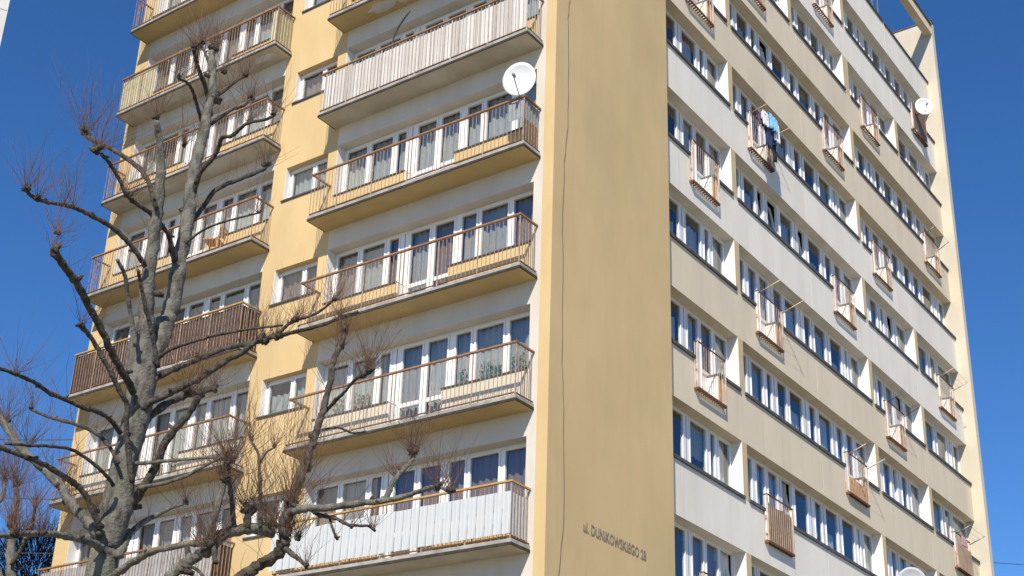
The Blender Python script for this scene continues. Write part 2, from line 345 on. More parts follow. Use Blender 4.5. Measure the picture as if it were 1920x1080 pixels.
for r in range(-4, 7):
    for ci, (s0, s1, w0, w1) in enumerate(COLS):
        zb = ZB(r); zz[0] = zb
        mull = [(w0+a, wd) for a, wd in ((.75, .23), (1.58, .21), (2.14, .29), (2.84, .23), (3.62, .42), (4.13, .22), (4.92, .22))]
        sty = (RSTY, LSTY)[ci].get(r, 'some')
        W = window('window', mapL, w0, w1-.012, zb+.90, zb+2.30, mull, .28, doors=((w0+2.2, w0+3.5),), zdoor=zb+.12,
                   curtains=lcurt(sty), door_lower='louvre' if (r == 1 and ci == 0) else 'glass')
        dh = w0+3.54
        for nm, p0, p1, mt in (('sill', (-.03, w0, zb+.90), (.28, w0+2.14, zb+.925), 'sill_metal'), ('sill', (-.03, dh, zb+.90), (.28, w1-.012, zb+.925), 'sill_metal'),
                               ('reveal', (.005, w1-.012, zb+.93), (.28, w1, zb+2.30), 'white_reveal'), ('reveal', (.005, dh-.012, zb+.12), (.28, dh, zb+.9), 'white_reveal')):
            sm = MB(); sm.box(p0, p1, mt); sm.build(nm, W)
    zb = ZB(r)
    W = window('small_window', mapL, SW[0], SW[1]-.012, zb+1.30, zb+2.21, [(6.62, .17)], .17,
               curtains=(lambda i, a, b: ('curtain_grey' if r % 2 else 'curtain_brown', a, b, zb+1.3, zb+1.3+rnd.choice((.6, .9)))))
    sm = MB(); sm.box((-.04, SW[0]-.04, zb+1.262), (.17, SW[1]+.04, zb+1.30), 'sill_metal'); sm.build('sill', W)
    sm = MB(); sm.box((.005, SW[1]-.012, zb+1.30), (.17, SW[1], zb+2.21), 'white_reveal'); sm.build('reveal', W)

# --- balconies
XB = -.60
def corr_panel(wd, h, mat, amp=.006):
    p = MB(); n = 4; vs_ = []
    for k in range(n+1):
        y = -wd/2+wd*k/n; x = amp*(k % 2)
        vs_ += [(x, y, 0), (x, y, h), (x+.006, y, 0), (x+.006, y, h)]
    fs_ = []
    for k in range(n):
        j = 4*k; fs_ += [(j, j+1, j+5, j+4), (j+2, j+6, j+7, j+3), (j+1, j+3, j+7, j+5), (j, j+4, j+6, j+2)]
    fs_ += [(0, 2, 3, 1), (4*n, 4*n+1, 4*n+3, 4*n+2)]
    p.add(vs_, fs_, mat)
    return p.mesh('panel')
PM = {}
def panels(parent, y0, y1, z0, h, mat, wd, side=None, gap=.012, name='panel', xin=.03):
    key = (mat, wd, h)
    if key not in PM: PM[key] = corr_panel(wd-gap, h, mat)
    n = max(1, round((y1-y0)/wd))
    for i in range(n):
        o = link(name, PM[key], parent)
        jz = rnd.uniform(-.006, .006)
        if side is None: o.location = (XB+xin+rnd.uniform(0, .004), y0+wd*(i+.5), z0+jz)
        else:
            o.location = (y0+wd*(i+.5), side, z0+jz); o.rotation_euler = (0, 0, R(90))
def balcony(r, ci, soff='soffit_yellow', rail='handrail_brown', bars='bar_paint'):
    s0, s1, w0, w1 = COLS[ci]; zb = ZB(r)
    s = MB(); s.box((-.600, s0+.012, zb), (-.001, s1-.012, zb+.10), soff); Bk = s.build('balcony', B)
    e = MB()
    e.box((-.616, s0, zb+.053), (-.600, s1, zb+.122), 'slab_edge'); e.box((-.600, s0, zb+.053), (-.001, s0+.012, zb+.122), 'slab_edge'); e.box((-.600, s1-.012, zb+.053), (-.001, s1, zb+.122), 'slab_edge')
    e.box((-.600, s0+.012, zb+.10), (-.002, s1-.012, zb+.118), 'slab_edge')
    e.build('edge_flashing', Bk)
    e = MB(); e.box((-.624, s0-.008, zb-.004), (-.603, s1+.008, zb+.052), 'drip_edge'); e.box((-.603, s0-.008, zb-.004), (-.002, s0+.010, zb+.052), 'drip_edge'); e.box((-.603, s1-.010, zb-.004), (-.002, s1+.008, zb+.052), 'drip_edge')
    e.build('drip_edge', Bk)
    a, b_ = s0+.03, s1-.03; zt = zb+1.23
    h = MB()
    h.box((XB-.03, a-.03, zt-.035), (XB+.03, b_+.03, zt), rail)
    for yy in (a, b_): h.box((XB+.03, yy-.025, zt-.035), (-.002, yy+.025, zt-.002), rail)
    h.build('handrail', Bk)
    k = MB()
    k.box((XB-.008, a, zb+.155), (XB+.012, b_, zb+.18), 'rust_dark')
    for yy in (a, b_): k.box((XB+.012, yy-.01, zb+.155), (-.003, yy+.01, zb+.18), 'rust_dark')
    n = 58
    for i in range(n+1):
        y = a+(b_-a)*i/n; t_ = .0055 if i % 10 else .014
        lo_ = zb+.13 if i % 10 == 0 else zb+.16
        lean = rnd.uniform(-.006, .006)
        k.box((XB-.006-(.004 if i % 10 == 0 else 0), y-t_+lean, lo_-(.02 if i % 10 == 0 else 0)), (XB+.004, y+t_+lean, zt-.036), bars)
    for yy in (a, b_):
        for i in range(1, 6):
            x = XB+.6*i/6; k.box((x-.006, yy-.006, zb+.16), (x+.006, yy+.006, zt-.036), bars)
    k.build('railing', Bk)
    return Bk, a, b_, zb
BAL = {}
for r in range(-3, 6):
    for ci in (0, 1):
        BAL[r, ci] = balcony(r, ci, soff='soffit_grey' if (r, ci) in ((0, 0), (-1, 1), (0, 1), (4, 0)) else 'soffit_yellow',
                             rail='handrail_ochre' if (r, ci) in ((4, 0), (2, 1)) else 'handrail_brown', bars='slat_bar' if (r, ci) == (0, 0) else 'bar_paint')
# bare patches where the soffit paint has come off
def patch(r, ci, x, y, ax, ay, seed):
    rr = random.Random(seed); p = MB(); n = 26; zb = ZB(r)
    ring = [(max(-.585, min(-.02, x+ax*math.cos(6.283*k/n)*rr.uniform(.65, 1.15))), y+ay*math.sin(6.283*k/n)*rr.uniform(.65, 1.15)) for k in range(n)]
    p.add([(a_, b_, zb-.003) for a_, b_ in ring]+[(a_, b_, zb-.0005) for a_, b_ in ring], [tuple(range(n-1, -1, -1))]+[(k, (k+1) % n, n+(k+1) % n, n+k) for k in range(n)], 'pale_concrete')
    p.build('bare_patch', BAL[r, ci][0])
patch(-1, 0, -.28, 4.45, .20, .42, 4); patch(-1, 0, -.22, 3.80, .10, .25, 5); patch(-1, 1, -.33, 8.35, .12, .38, 6)
# woven slat screen
Bk, a, b_, zb = BAL[0, 0]
k = MB(); y = a+.03; rs = random.Random(3)
while y < b_-.05:
    wd = rs.uniform(.035, .06); k.box((XB+.02+rs.uniform(0, .008), y, zb+.15+rs.uniform(-.02, .02)), (XB+.032+rs.uniform(0, .006), y+wd, zb+1.14+rs.uniform(-.02, .015)), 'slat_weathered'); y += wd+.003
tag(k.build('slat_screen', Bk), kind='stuff')
k = MB(); k.tube([(XB+.12, 3.9, zb+.12), (XB+.12, 3.88, zb+1.3), (XB+.10, 3.83, zb+1.52), (XB+.06, 3.68, zb+1.72), (XB+.02, 3.42, zb+1.92), (XB, 3.3, zb+1.99)], .022, 'dark_metal', 8)
tag(k.build('bent_pipe'), 'dark bent pipe sticking up above the slat-screened balcony', 'pipe')
# white sheets
Bk, a, b_, zb = BAL[4, 0]
panels(Bk, a-.02, b_+.03, zb+.22, .80, 'white_sheet', .195, xin=-.03)
panels(Bk, XB+.05, -.05, zb+.22, .80, 'white_sheet', .18, side=a+.03)
panels(Bk, XB+.05, -.05, zb+.22, .80, 'white_sheet', .18, side=b_-.04)
# brown sheets
Bk, a, b_, zb = BAL[2, 1]
panels(Bk, a+.01, b_, zb+.17, 1.0, 'brown_sheet', .125)
panels(Bk, XB+.05, -.05, zb+.17, 1.0, 'brown_sheet', .135, side=a+.03)
panels(Bk, XB+.05, -.05, zb+.17, 1.0, 'brown_sheet', .135, side=b_-.04)
# yellow corrugated ends
Bk, a, b_, zb = BAL[-1, 1]
panels(Bk, b_-1.35, b_, zb+.15, 1.02, 'yellow_sheet', .15)
panels(Bk, a+.01, a+.2, zb+.15, 1.02, 'yellow_sheet', .19)
for yy in (a+.03, b_-.04): panels(Bk, XB+.05, -.05, zb+.15, 1.02, 'yellow_sheet', .18, side=yy)
# grey sheets
Bk, a, b_, zb = BAL[4, 1]
panels(Bk, a+.01, b_, zb+.17, .95, 'grey_sheet', .16)
panels(Bk, XB+.05, -.05, zb+.17, .95, 'brown_sheet', .135, side=a+.03)
# sheet tied to the end of a railing
Bk, a, b_, zb = BAL[1, 0]
k = MB(); k.box((XB+.03, a+.018, zb+.72), (-.04, a+.026, zb+1.17), 'cloth_slate'); k.box((XB+.022, a+.02, zb+.72), (XB+.03, a+.42, zb+1.17), 'cloth_slate'); k.build('wind_screen', Bk)
k = MB(); k.box((XB+.03, a+.018, zb+.16), (-.04, a+.026, zb+.71), 'brown_board'); k.build('side_board', Bk)

# --- window-band front (plane y=0)
ROWS = range(-4, 8)
even = lambda r: r % 2 == 0
BAY1 = {True: [(6.78, .43), (7.86, .29), (8.30, .29)], False: [(6.77, .43), (7.55, .24), (8.28, .26)]}
BAY2 = {True: [(10.31, .34), (11.02, .28), (11.82, .42), (12.63, .28), (13.76, .56), (14.58, .36), (15.67, .42), (16.80, .34), (17.25, .36)],
        False: [(10.25, .36), (11.2, .30), (11.78, .43), (12.62, .29), (13.77, .55), (14.53, .34), (15.71, .43), (16.47, .34), (17.20, .35)]}
def bays(r):
    """(x0, x1, mullions, doors)"""
    e = even(r); out = []
    out.append((4.88, 9.08, BAY1[e], [] if e else [(6.66, 8.1)]))
    if r == -2:
        out.append((9.35, 13.5, [m_ for m_ in BAY2[True] if m_[0] < 13], [(10.13, 11.6)]))
        out.append((13.77, 17.9, [(14.79, .34), (15.76, .44), (16.73, .38), (17.32, .42)], []))
    else:
        out.append((9.35, 18.09 if r != -2 else 17.9, BAY2[e], [(10.13, 11.61)] if e else [(15.55, 17.03)]))
    f3 = r in (-2, 1, 2, 3, 4, 5, 6, 7)
    b3 = {True: [(19.37, .40), (20.06, .36), (20.93, .38), (21.78, .3)], False: [(19.30, .34), (20.16, .40), (20.76, .5), (21.57, .42)]}[e]
    b4 = {True: [(24.65, .42), (25.88, .42), (26.33, .40)], False: [(24.70, .45), (25.50, .42)]}[e]
    d3 = [(19.08, 20.55)] if e else []
    d4 = [] if e else [(24.43, 25.9)]
    if f3:
        out.append((18.36, 22.6, b3, d3)); out.append((22.87, XE, b4, d4))
    else:
        out.append((18.36, XE, b3+[(22.74, .62), (23.75, .44)]+b4, d3+d4))
    return out
TILT = {(-1, 1): (3,), (1, 1): (2, 3, 5), (3, 2): (2,), (4, 1): (3,), (2, 2): (3,), (1, 2): (3,), (5, 0): (3,)}
FRB = []
for r in ROWS:
    zs = ZS(r); top = zs+1.42; zf = zs-.876
    bl = bays(r) if r > -4 else [(4.88, 22.3, BAY1[True]+BAY2[True]+[(19.37, .40), (20.06, .36), (20.93, .38), (21.5, .3)], [])]
    doors = [d for x in bl for d in x[3]]
    FRB += [(r, d) for d in doors]
    sp_mat = ('grey_spandrel', 'grey_spandrel', 'beige_spandrel', 'beige_spandrel')[r % 4]
    # spandrel panels between the joints, cut out for the balcony doors
    z0 = zs-1.38 if r < 7 else 0.0; z1 = zs-.08
    for j, (a, b_) in enumerate(((4.88, 13.994), (14.006, 22.444), (22.456, XE))):
        p = MB(); x = a
        for d0, d1 in sorted(doors):
            if a < d0 and d1 < b_:
                p.box((x, 0, z0), (d0+.05, .3, z1), sp_mat); p.box((d0+.05, 0, z0), (d1-.17, .3, zf+.12), sp_mat); x = d1-.17
        p.box((x, 0, z0), (b_, .3, z1), sp_mat)
        p.build('spandrel_panel', B)
    for i in range(len(bl)):
        x0, x1, mull, dr = bl[i]
        # pier between bays
        if i+1 < len(bl):
            p = MB(); p.box((x1+.012, 0, zs-.08), (bl[i+1][0], .3, zs+1.42), 'pier_tan'); p.box((x1, .004, zs), (x1+.012, .3, zs+1.42), 'white_reveal'); p.build('pier', B)
        segs = []; x = x0
        for d0, d1 in sorted(dr): segs.append((x, d0+.05)); x = d1-.17
        segs.append((x, x1))
        def cf(k, a, b, n=len(mull)+1, r=r, i=i, zs=zs, dr=dr, x1=x1):
            rr = random.Random(r*91+i*17+k)
            if k == n-1: return ('curtain_white', a, b, zs, zs+1.4)
            if any(d0 < (a+b)/2 < d1 for d0, d1 in dr): return ('curtain_white' if rr.random() < .6 else 'curtain_brown', a, b, zs-.7, zs+1.4)
            v = rr.random()
            if v < .22: return ('curtain_white', a, b, zs, zs+rr.uniform(.4, 1.4))
            if v < .55: return ('curtain_net', a, b, zs, zs+rr.uniform(.7, 1.4))
            if v < .72: return ('curtain_grey', a, b, zs+rr.uniform(0, .6), zs+1.4)
            if v < .78: return ('curtain_brown', a, b, zs, zs+1.4)
        xr = x1 if i+1 < len(bl) else x1-.001
        Wd = window('window', mapR, x0+.001, xr, zs, top, mull, .30, doors=dr, zdoor=zf+.12, tilt=TILT.get((r, i), ()), curtains=cf)
        for a, b_ in segs: s = MB(); s.box((a+.002, -.05, zs-.08), (b_-.002, .30, zs-.001), 'sill_metal'); s.build('sill', Wd)
        # jambs of the door cut-out
        for d0, d1 in dr:
            s = MB(); s.box((d1-.182, .004, zf+.12), (d1-.17, .30, zs-.08), 'white_reveal'); s.box((d1-.17, -.004, zf+.02), (d1+.02, -.001, zs-.081), 'orange_board'); s.build('door_jamb', Wd)
# top: parapet coping, roof slab over the glazed part, eaves beam over the open terrace
q = MB(); q.box((4.88, -.03, ZS(-4)+1.42), (22.3, 6, ZS(-4)+1.7), 'grey_render'); q.build('attic_roof', B)
q = MB(); q.box((4.88, YG, 36.78), (XE-.001, -.10, 37.20), 'beige_spandrel'); q.build('eaves_beam', B)
q = MB(); q.box((4.86, YG-.05, 37.20), (XE-.031, -.08, 37.26), 'sill_metal'); q.build('eaves_coping', B)
q = MB(); q.box((22.45, -.05, ZS(-4)-.08), (XE-.001, .32, ZS(-4)-.02), 'sill_metal'); q.build('parapet_coping', B)
q = MB(); q.box((22.2, .28, ZS(-4)-.02), (22.3, .40, 36.75), 'white_pvc'); q.tube([(22.95, .34, ZS(-4)-.1), (22.95, .34, 36.76)], .035, 'white_pvc', 8); q.build('terrace_post', B)
q = MB(); q.box((.3, .32, 33.45), (XE, YE-.31, 33.6), 'concrete'); q.build('roof_slab', B)

# --- small window balconies
def french(r, d0, d1, fill=None):
    zb = ZS(r)-.876; zt = zb+1.24
    p = MB()
    p.box((d0, -.125, zb-.01), (d1, -.095, zb+.05), 'rust_dark'); p.box((d0, -.095, zb-.01), (d0+.03, 0, zb+.05), 'rust_dark'); p.box((d1-.03, -.095, zb-.01), (d1, 0, zb+.05), 'rust_dark')
    n = 13
    for i in range(1, n): x = d0+(d1-d0)*i/n; p.box((x-.018, -.095, zb), (x+.018, -.002, zb+.03), 'rust_dark')
    Bf = p.build('window_balcony', B)
    k = MB()
    k.box((d0, -.125, zt-.03), (d1, -.10, zt), 'rust_dark')
    for e in (d0+.001, d1-.03):
        k.box((e, -.124, zb+.05), (e+.029, -.096, zt-.03), 'rust_paint'); k.box((e, -.10, zt-.028), (e+.029, 0, zt-.002), 'rust_dark')
        k.box((e+.004, -.04, zb+.05), (e+.022, -.02, zt-.03), 'rust_paint')
    for i in range(1, n):
        x = d0+(d1-d0)*i/n; k.box((x-.005, -.115, zb+.05), (x+.005, -.108, zt-.03), 'rust_paint')
    k.build('railing', Bf)
    if fill == 'brown':
        wd = (d1-d0-.08)/11
        for i in range(11):
            s = MB(); hh = 1.02+rnd.uniform(-.03, .02); a = d0+.04+wd*i; s.box((a+.006, -.100, zb+.06), (a+wd-.01, -.088, zb+hh), 'brown_board'); s.build('board', Bf)
    if fill == 'orange':
        wd = (d1-d0-.08)/9
        for i in range(9):
            s = MB(); a = d0+.04+wd*i; s.box((a+.003, -.100, zb+.06), (a+wd-.006, -.088, zb+.52), 'orange_board'); s.build('board', Bf)
    if fill == 'tan':
        s = MB(); s.box((d0+.035, -.148, zb+.03), (d1-.035, -.128, zb+.86), 'tan_board'); s.box((d1-.001, -.12, zb+.03), (d1+.012, -.01, zb+.86), 'tan_board'); s.build('board', Bf)
    if fill == 'tarp':
        s = MB(); s.box((d0+.035, -.145, zb+.1), (d1-.1, -.128, zb+1.2), 'brown_board'); s.build('board', Bf)
    return Bf
FILL = {(4, 10.13): 'brown', (3, 15.55): 'orange', (3, 24.43): 'tan', (-3, 24.43): 'tarp'}
for r, (d0, d1) in FRB: french(r, d0, d1, FILL.get((r, d0)))

# --- street name on the gable
cu = bpy.data.curves.new('lettering', 'FONT'); cu.body = 'ul. DUNIKOWSKIEGO 28'; cu.extrude = .004; cu.size = 1.0; cu.offset = .022; cu.space_character = 1.08
to = bpy.data.objects.new('tmp_text', cu); COL.objects.link(to); bpy.context.view_layer.update()
me = bpy.data.meshes.new_from_object(to.evaluated_get(bpy.context.evaluated_depsgraph_get())); me.name = 'lettering'
bpy.data.objects.remove(to)
xs = [v.co.x for v in me.vertices]; ys = [v.co.y for v in me.vertices]
sx = 2.38/(max(xs)-min(xs)); sy = .215/(max(ys)-min(ys)); x_m, y_m = min(xs), min(ys)
for v in me.vertices: v.co = ((v.co.x-x_m)*sx, (v.co.y-y_m)*sy, v.co.z)
me.materials.clear(); me.materials.append(MATS['letter_paint'])
lo = link('lettering', me, B, (1.28, YG-.0045, 9.26)); lo.rotation_euler = (R(90), 0, 0)
tag(lo, 'dark painted street name and house number')
# --- loose cable down the gable
q = MB(); cp = [(.5, 30), (.46, 26), (.48, 21.19), (.43, 20.67), (.49, 19.49), (.49, 17.88), (.39, 16.99), (.36, 15.37), (.40, 14.76), (.44, 12.41), (.52, 11.56), (.59, 9.35), (.46, 8.2), (.42, 4.0), (.42, 1.0)]
pts = []
for i in range(len(cp)-1):
    for k in range(4):
        f = k/4; pts.append((cp[i][0]*(1-f)+cp[i+1][0]*f+.012*math.sin(i*4+k*2.1), YG-.012, cp[i][1]*(1-f)+cp[i+1][1]*f))
q.tube(pts, .0045, 'cable_black', 5); q.build('downlead_cable', B)

# ------------------------------------------------------------------ things on the balconies
mottled('dish_grey', (0.46, 0.48, 0.51), (0.40, 0.42, 0.45), 3, 0.5)
def dish(name, loc, rad, face, label, arm_from, mat='dish_white'):
    E = empty(name, arm_from); tag(E, label, 'satellite dish')
    f = Vector(face).normalized(); rt = Vector((0, 0, 1)).cross(f).normalized(); up = f.cross(rt)
    L0 = Vector(loc)-Vector(arm_from)
    p = MB(); n = 28; m_ = 6; vs_ = []; fs_ = []
    for j in range(m_+1):
        a = rad*j/m_; d = -.22*rad*(1-(j/m_)**2)
        for k in range(n):
            t_ = 2*math.pi*k/n; vs_.append(L0+rt*(a*math.cos(t_)*.94)+up*(a*math.sin(t_))+f*d)
    o2 = len(vs_); vs_ += [v-f*.012 for v in vs_]
    for j in range(m_):
        for k in range(n):
            A, B_, C, D = j*n+k, j*n+(k+1) % n, (j+1)*n+(k+1) % n, (j+1)*n+k
            fs_ += [(A, D, C, B_), (o2+A, o2+B_, o2+C, o2+D)]
    for k in range(n): fs_.append((m_*n+k, o2+m_*n+k, o2+m_*n+(k+1) % n, m_*n+(k+1) % n))
    p.add(vs_, fs_, mat, True); p.build('reflector', E)
    foc = L0+f*rad*.95-up*rad*.25
    p = MB(); p.tube([L0-up*rad*.98-f*.02, foc-up*.04], .012, 'metal_grey', 6); p.build('feed_arm', E)
    p = MB(); p.tube([foc+f*.02, foc-f*.09], [.035, .028], 'metal_grey', 8); p.build('receiver', E)
    p = MB(); p.tube([Vector((0, 0, 0)), L0-f*(.22*rad+.10)-up*.12, L0-f*(.22*rad+.02)], .022, 'dark_metal', 8); p.build('mast', E)
zr = ZB(1)+1.23
dish('satellite_dish', (-.70, .05, zr+.38), .39, (-.93, -.28, -.10), 'white satellite dish on the corner of the plain balcony under the slat-screened one', (-.57, .06, zr))
zr = ZS(-3)-.876+1.24
dish('satellite_dish', (24.62, -.52, zr-.28), .36, (-.80, -.58, -.05), 'white satellite dish on the topmost window balcony by the far gable', (24.75, -.11, zr-.5))
zr = ZS(4)-.876+1.24
dish('satellite_dish', (18.85, -.52, zr-.27), .46, (-.80, -.58, -.02), 'pale grey satellite dish low on the window-band front below empty drying arms', (19.12, -.11, zr-.5), 'dish_grey')

def rack(x0, x1, z, n=.95, mat='wood_pale', up=.22, lines=3):
    z -= .11; n *= .66
    E = empty('drying_rack', (x0, -.11, z))
    for x in (x0+.02, x1-.02):
        p = MB(); p.tube([(x-x0, 0, .01), (x-x0, -n, .01+up)], .016, mat, 6); p.build('arm', E)
    for k in range(lines):
        f = .35+.6*k/max(1, lines-1)
        p = MB(); p.tube([(.02, -n*f, .03+up*f), ((x1-x0)/2, -n*f, .0+up*f), (x1-x0-.02, -n*f, .03+up*f)], .003, 'cable_black', 4); p.build('line', E)
    return E
for (r, d0, d1, n, mat, lab) in ((2, 10.13, 11.61, .95, 'rust_paint', 'long bare drying arms on the balcony two floors below the hanging laundry'), (3, 15.55, 17.03, .85, 'rust_paint', 'bare drying arms on the window balcony boarded orange along its lower half'),
        (2, 19.08, 20.55, .75, 'dark_metal', 'dark bare drying arms on a plain window balcony between two shaded piers'), (1, 24.43, 25.9, .8, 'rust_paint', 'bare rusty drying arms on a window balcony beside the far cream gable'),
        (-1, 24.43, 25.9, .6, 'metal_grey', 'short grey drying arms by the far gable, two floors under its satellite dish'), (4, 19.08, 20.55, .9, 'dark_metal', 'dark drying arms above the lowest satellite dish'),
        (3, 24.43, 25.9, .8, 'metal_grey', 'thin grey drying arms on the tan boarded balcony with a pink cloth')):
    tag(rack(d0, d1, ZS(r)-.876+1.24, n, mat), lab, 'clothes rack', 'bare drying arms on the window balconies')
zl = ZS(0)-.876+1.24
tag(rack(10.13, 11.61, zl, .8, 'rust_paint', .12), 'clothes-drying arms loaded with blue and white laundry', 'clothes rack')

def cloth(name, x0, x1, y, ztop, drop, mat, label, cat, fold=.03, seed=1, taper=0.0, back=.6):
    rr = random.Random(seed); p = MB(); n, m_ = 14, 12; vs_ = []
    ph = rr.uniform(0, 6)
    tot = drop*(1+back)
    for j in range(m_+1):
        s = tot*j/m_-drop*back          # negative: behind the line
        zc = ztop-abs(s); yy = y+(.02 if s < 0 else -.02)
        for k in range(n+1):
            f = k/n-.5; ww = (x1-x0)*(1-taper*abs(s)/drop)
            vs_.append(((x0+x1)/2+f*ww+.015*math.sin(s*9+ph), yy+fold*math.sin(f*17+ph+s*2)*min(1, abs(s)*4), zc-.03*math.sin(f*5+ph)*abs(s)))
    fs_ = [(j*(n+1)+k, j*(n+1)+k+1, (j+1)*(n+1)+k+1, (j+1)*(n+1)+k) for j in range(m_) for k in range(n)]
    p.add(vs_, fs_, mat, True); o = p.build(name)
    md = o.modifiers.new('thick', 'SOLIDIFY'); md.thickness = .006
    return tag(o, label, cat, 'laundry on the drying arms')
zc = zl-.03
cloth('hanging_towel', 10.48, 11.02, -.50, zc+.06, .52, 'cloth_sky', 'light blue towel hanging on the drying arms', 'towel', .06, 3, .3)
cloth('hanging_trousers', 10.40, 10.80, -.42, zc, 1.05, 'cloth_navy', 'dark navy trousers hanging behind the light blue towel', 'trousers', .03, 4, .2)
cloth('hanging_shirt', 10.20, 10.52, -.46, zc, .50, 'cloth_white', 'white shirt hanging beside the light blue towel', 'shirt', .03, 5)
cloth('hanging_cloth', 10.22, 10.62, -.30, zc+.02, .40, 'cloth_plum', 'dark purple cloth on the drying arms close to the wall', 'cloth', .03, 6)
cloth('hanging_blouse', 10.86, 11.18, -.47, zc-.02, .66, 'cloth_white', 'white blouse hanging next to black laundry', 'blouse', .03, 8)
cloth('hanging_skirt', 10.62, 11.02, -.38, zc, .78, 'cloth_blue', 'bright blue skirt below the light blue towel', 'skirt', .05, 9, -.2)
cloth('hanging_stockings', 10.98, 11.24, -.34, zc, 1.25, 'cloth_black', 'black stockings hanging under the white blouse', 'stockings', .02, 10)
zc = ZS(3)-.876+1.24
o = cloth('hanging_cloth', 25.0, 25.5, -.12, zc+.012, .35, 'cloth_pink', 'pink cloth over the rail of the tan boarded window balcony', 'cloth', .01, 11)
del o['group']

# wooden chair on a balcony
def chair(loc, rz):
    E = empty('wooden_chair', loc); E.rotation_euler = (0, 0, rz); tag(E, 'small orange wooden chair on the railed balcony above the brown-panelled one', 'chair')
    for x in (-.17, .17):
        for y in (-.16, .16):
            p = MB(); p.tube([(x*1.1, y*1.1, 0), (x, y, .42)], [.016, .02], 'wood_pale', 6); p.build('leg', E)
        p = MB(); p.tube([(x, .16, .42), (x, .2, .62), (x, .24, .84)], .018, 'wood_pale', 6); p.build('back_post', E)
    p = MB(); p.box((-.2, -.2, .42), (.2, .2, .45), 'wood_pale'); p.build('seat', E)
    for z, y in ((.6, .2), (.72, .222), (.82, .24)):
        p = MB(); p.box((-.18, y-.008, z-.03), (.18, y+.012, z+.02), 'wood_pale'); p.build('back_slat', E)
chair((-.34, 9.35, ZB(1)+.118), R(205))
# green basin
E = MB(); E.tube([(0, 0, 0), (0, 0, .01), (0, 0, .17), (0, 0, .18)], [.13, .14, .185, .20], 'green_plastic', 14); E.tube([(0, 0, .181), (0, 0, .186)], [.17, .15], 'green_plastic', 14)
o = E.build('plastic_basin'); o.location = (-.36, 12.95, ZB(-2)+.118); tag(o, 'green plastic basin at the end of the highest railed balcony', 'basin')
# house plants on the inner sills
for i, y in enumerate((.38, .62, 1.18, 1.38, 1.9, 4.62, 4.75, 5.35)):
    E = empty('house_plant', (.345, y, ZB(3)+.965)); tag(E, 'pale leafy house plant behind the glass of a window with net curtains', 'plant', 'house plants on one window sill')
    rr = random.Random(i+40)
    p = MB(); p.tube([(0, 0, 0), (0, 0, .1)], [.05, .065], 'clay_pot', 10); p.build('pot', E)
    p = MB()
    for k in range(34):
        a = rr.uniform(0, 6.28); h_ = rr.uniform(.1, .42); l_ = rr.uniform(.05, .12); c = Vector((.03*math.cos(a), .09*math.sin(a), h_))
        d = Vector((.25*math.cos(a), math.sin(a), rr.uniform(-.2, .8))).normalized()*l_; sd = d.cross(Vector((1, .1, .2))).normalized()*l_*.3
        p.add([c, c+d*.5+sd, c+d, c+d*.5-sd], [(0, 1, 2, 3)], 'leaf_green')
    tag(p.build('leaves', E), kind='stuff')

# ------------------------------------------------------------------ neighbouring block and overhead cables
def ray(px, py):
    return (_f + RX*((px-CX)/F_PX) - UX*((py-CY)/F_PX))
def at(px, py, dist):
    """point seen at a photo pixel, at a horizontal distance from the camera"""
    d = ray(px, py); return CAM + d*(dist/math.hypot(d.x, d.y))
pt = at(9, 45, 34)
N = empty('neighbouring_block', (pt.x, pt.y, 0)); tag(N, 'pale grey concrete apartment block cut off at the sky edge', 'building')
ang = math.atan2(ray(9, 45).y, ray(9, 45).x)
N.rotation_euler = (0, 0, ang)     # local x leads away from the viewer, local y to the left
q = MB(); q.box((-.0, 0, 0), (12, 30, 36), 'pale_concrete'); q.build('wall', N)
q = MB()
for k in range(12): q.box((-.006, .02, 2.8*k+2.5), (0, 30, 2.8*k+2.53), 'concrete')
q.build('panel_joint', N)
q = MB(); q.box((-.1, -.1, 36), (12.1, 30.1, 36.25), 'sill_metal'); q.build('coping', N)
def wire(a, b_, sag, label):
    a, b_ = Vector(a), Vector(b_); p = MB()
    p.tube([a.lerp(b_, k/24)-Vector((0, 0, sag*4*(k/24)*(1-k/24))) for k in range(25)], .012, 'cable_black', 5)
    return tag(p.build('overhead_cable'), label, 'cable', 'overhead cables')
for k, (zz_, dz) in enumerate(((13.75, .5), (12.2, .9), (10.9, .5))):
    wire((1.2+.4*k, YE-.02, zz_), (-6+k, YE+16, zz_+dz+1.2), .35, ('highest', 'middle', 'lowest')[k]+' of three thin dark cables running from the balcony-front corner past the trees')
o = wire((XE+.28, 1.0, 15.3), (XE+18, -22.0, 16.5), .5, 'thin dark overhead cable leaving the far gable'); del o['group']

# ------------------------------------------------------------------ pollarded trees
def spline(P, per=5):
    out = []; n = len(P)
    for i in range(n-1):
        p0, p1, p2, p3 = P[max(i-1, 0)], P[i], P[i+1], P[min(i+2, n-1)]
        for k in range(per):
            t_ = k/per
            out.append(tuple(.5*((2*p1[c])+(-p0[c]+p2[c])*t_+(2*p0[c]-5*p1[c]+4*p2[c]-p3[c])*t_*t_+(-p0[c]+3*p1[c]-3*p2[c]+p3[c])*t_**3) for c in range(len(p1))))
    out.append(tuple(P[-1])); return out
def shoot(mb, p, d, ln, rad, mat, rr, seg=4):
    pts = [Vector(p)]; d = Vector(d).normalized()
    for k in range(seg):
        d = (d+Vector((rr.uniform(-.3, .3), rr.uniform(-.3, .3), rr.uniform(0, .3)))).normalized(); pts.append(pts[-1]+d*ln/seg)
    mb.tube(pts, [rad*(1-.75*k/seg) for k in range(seg+1)], mat, 3, cap=False)
    return pts
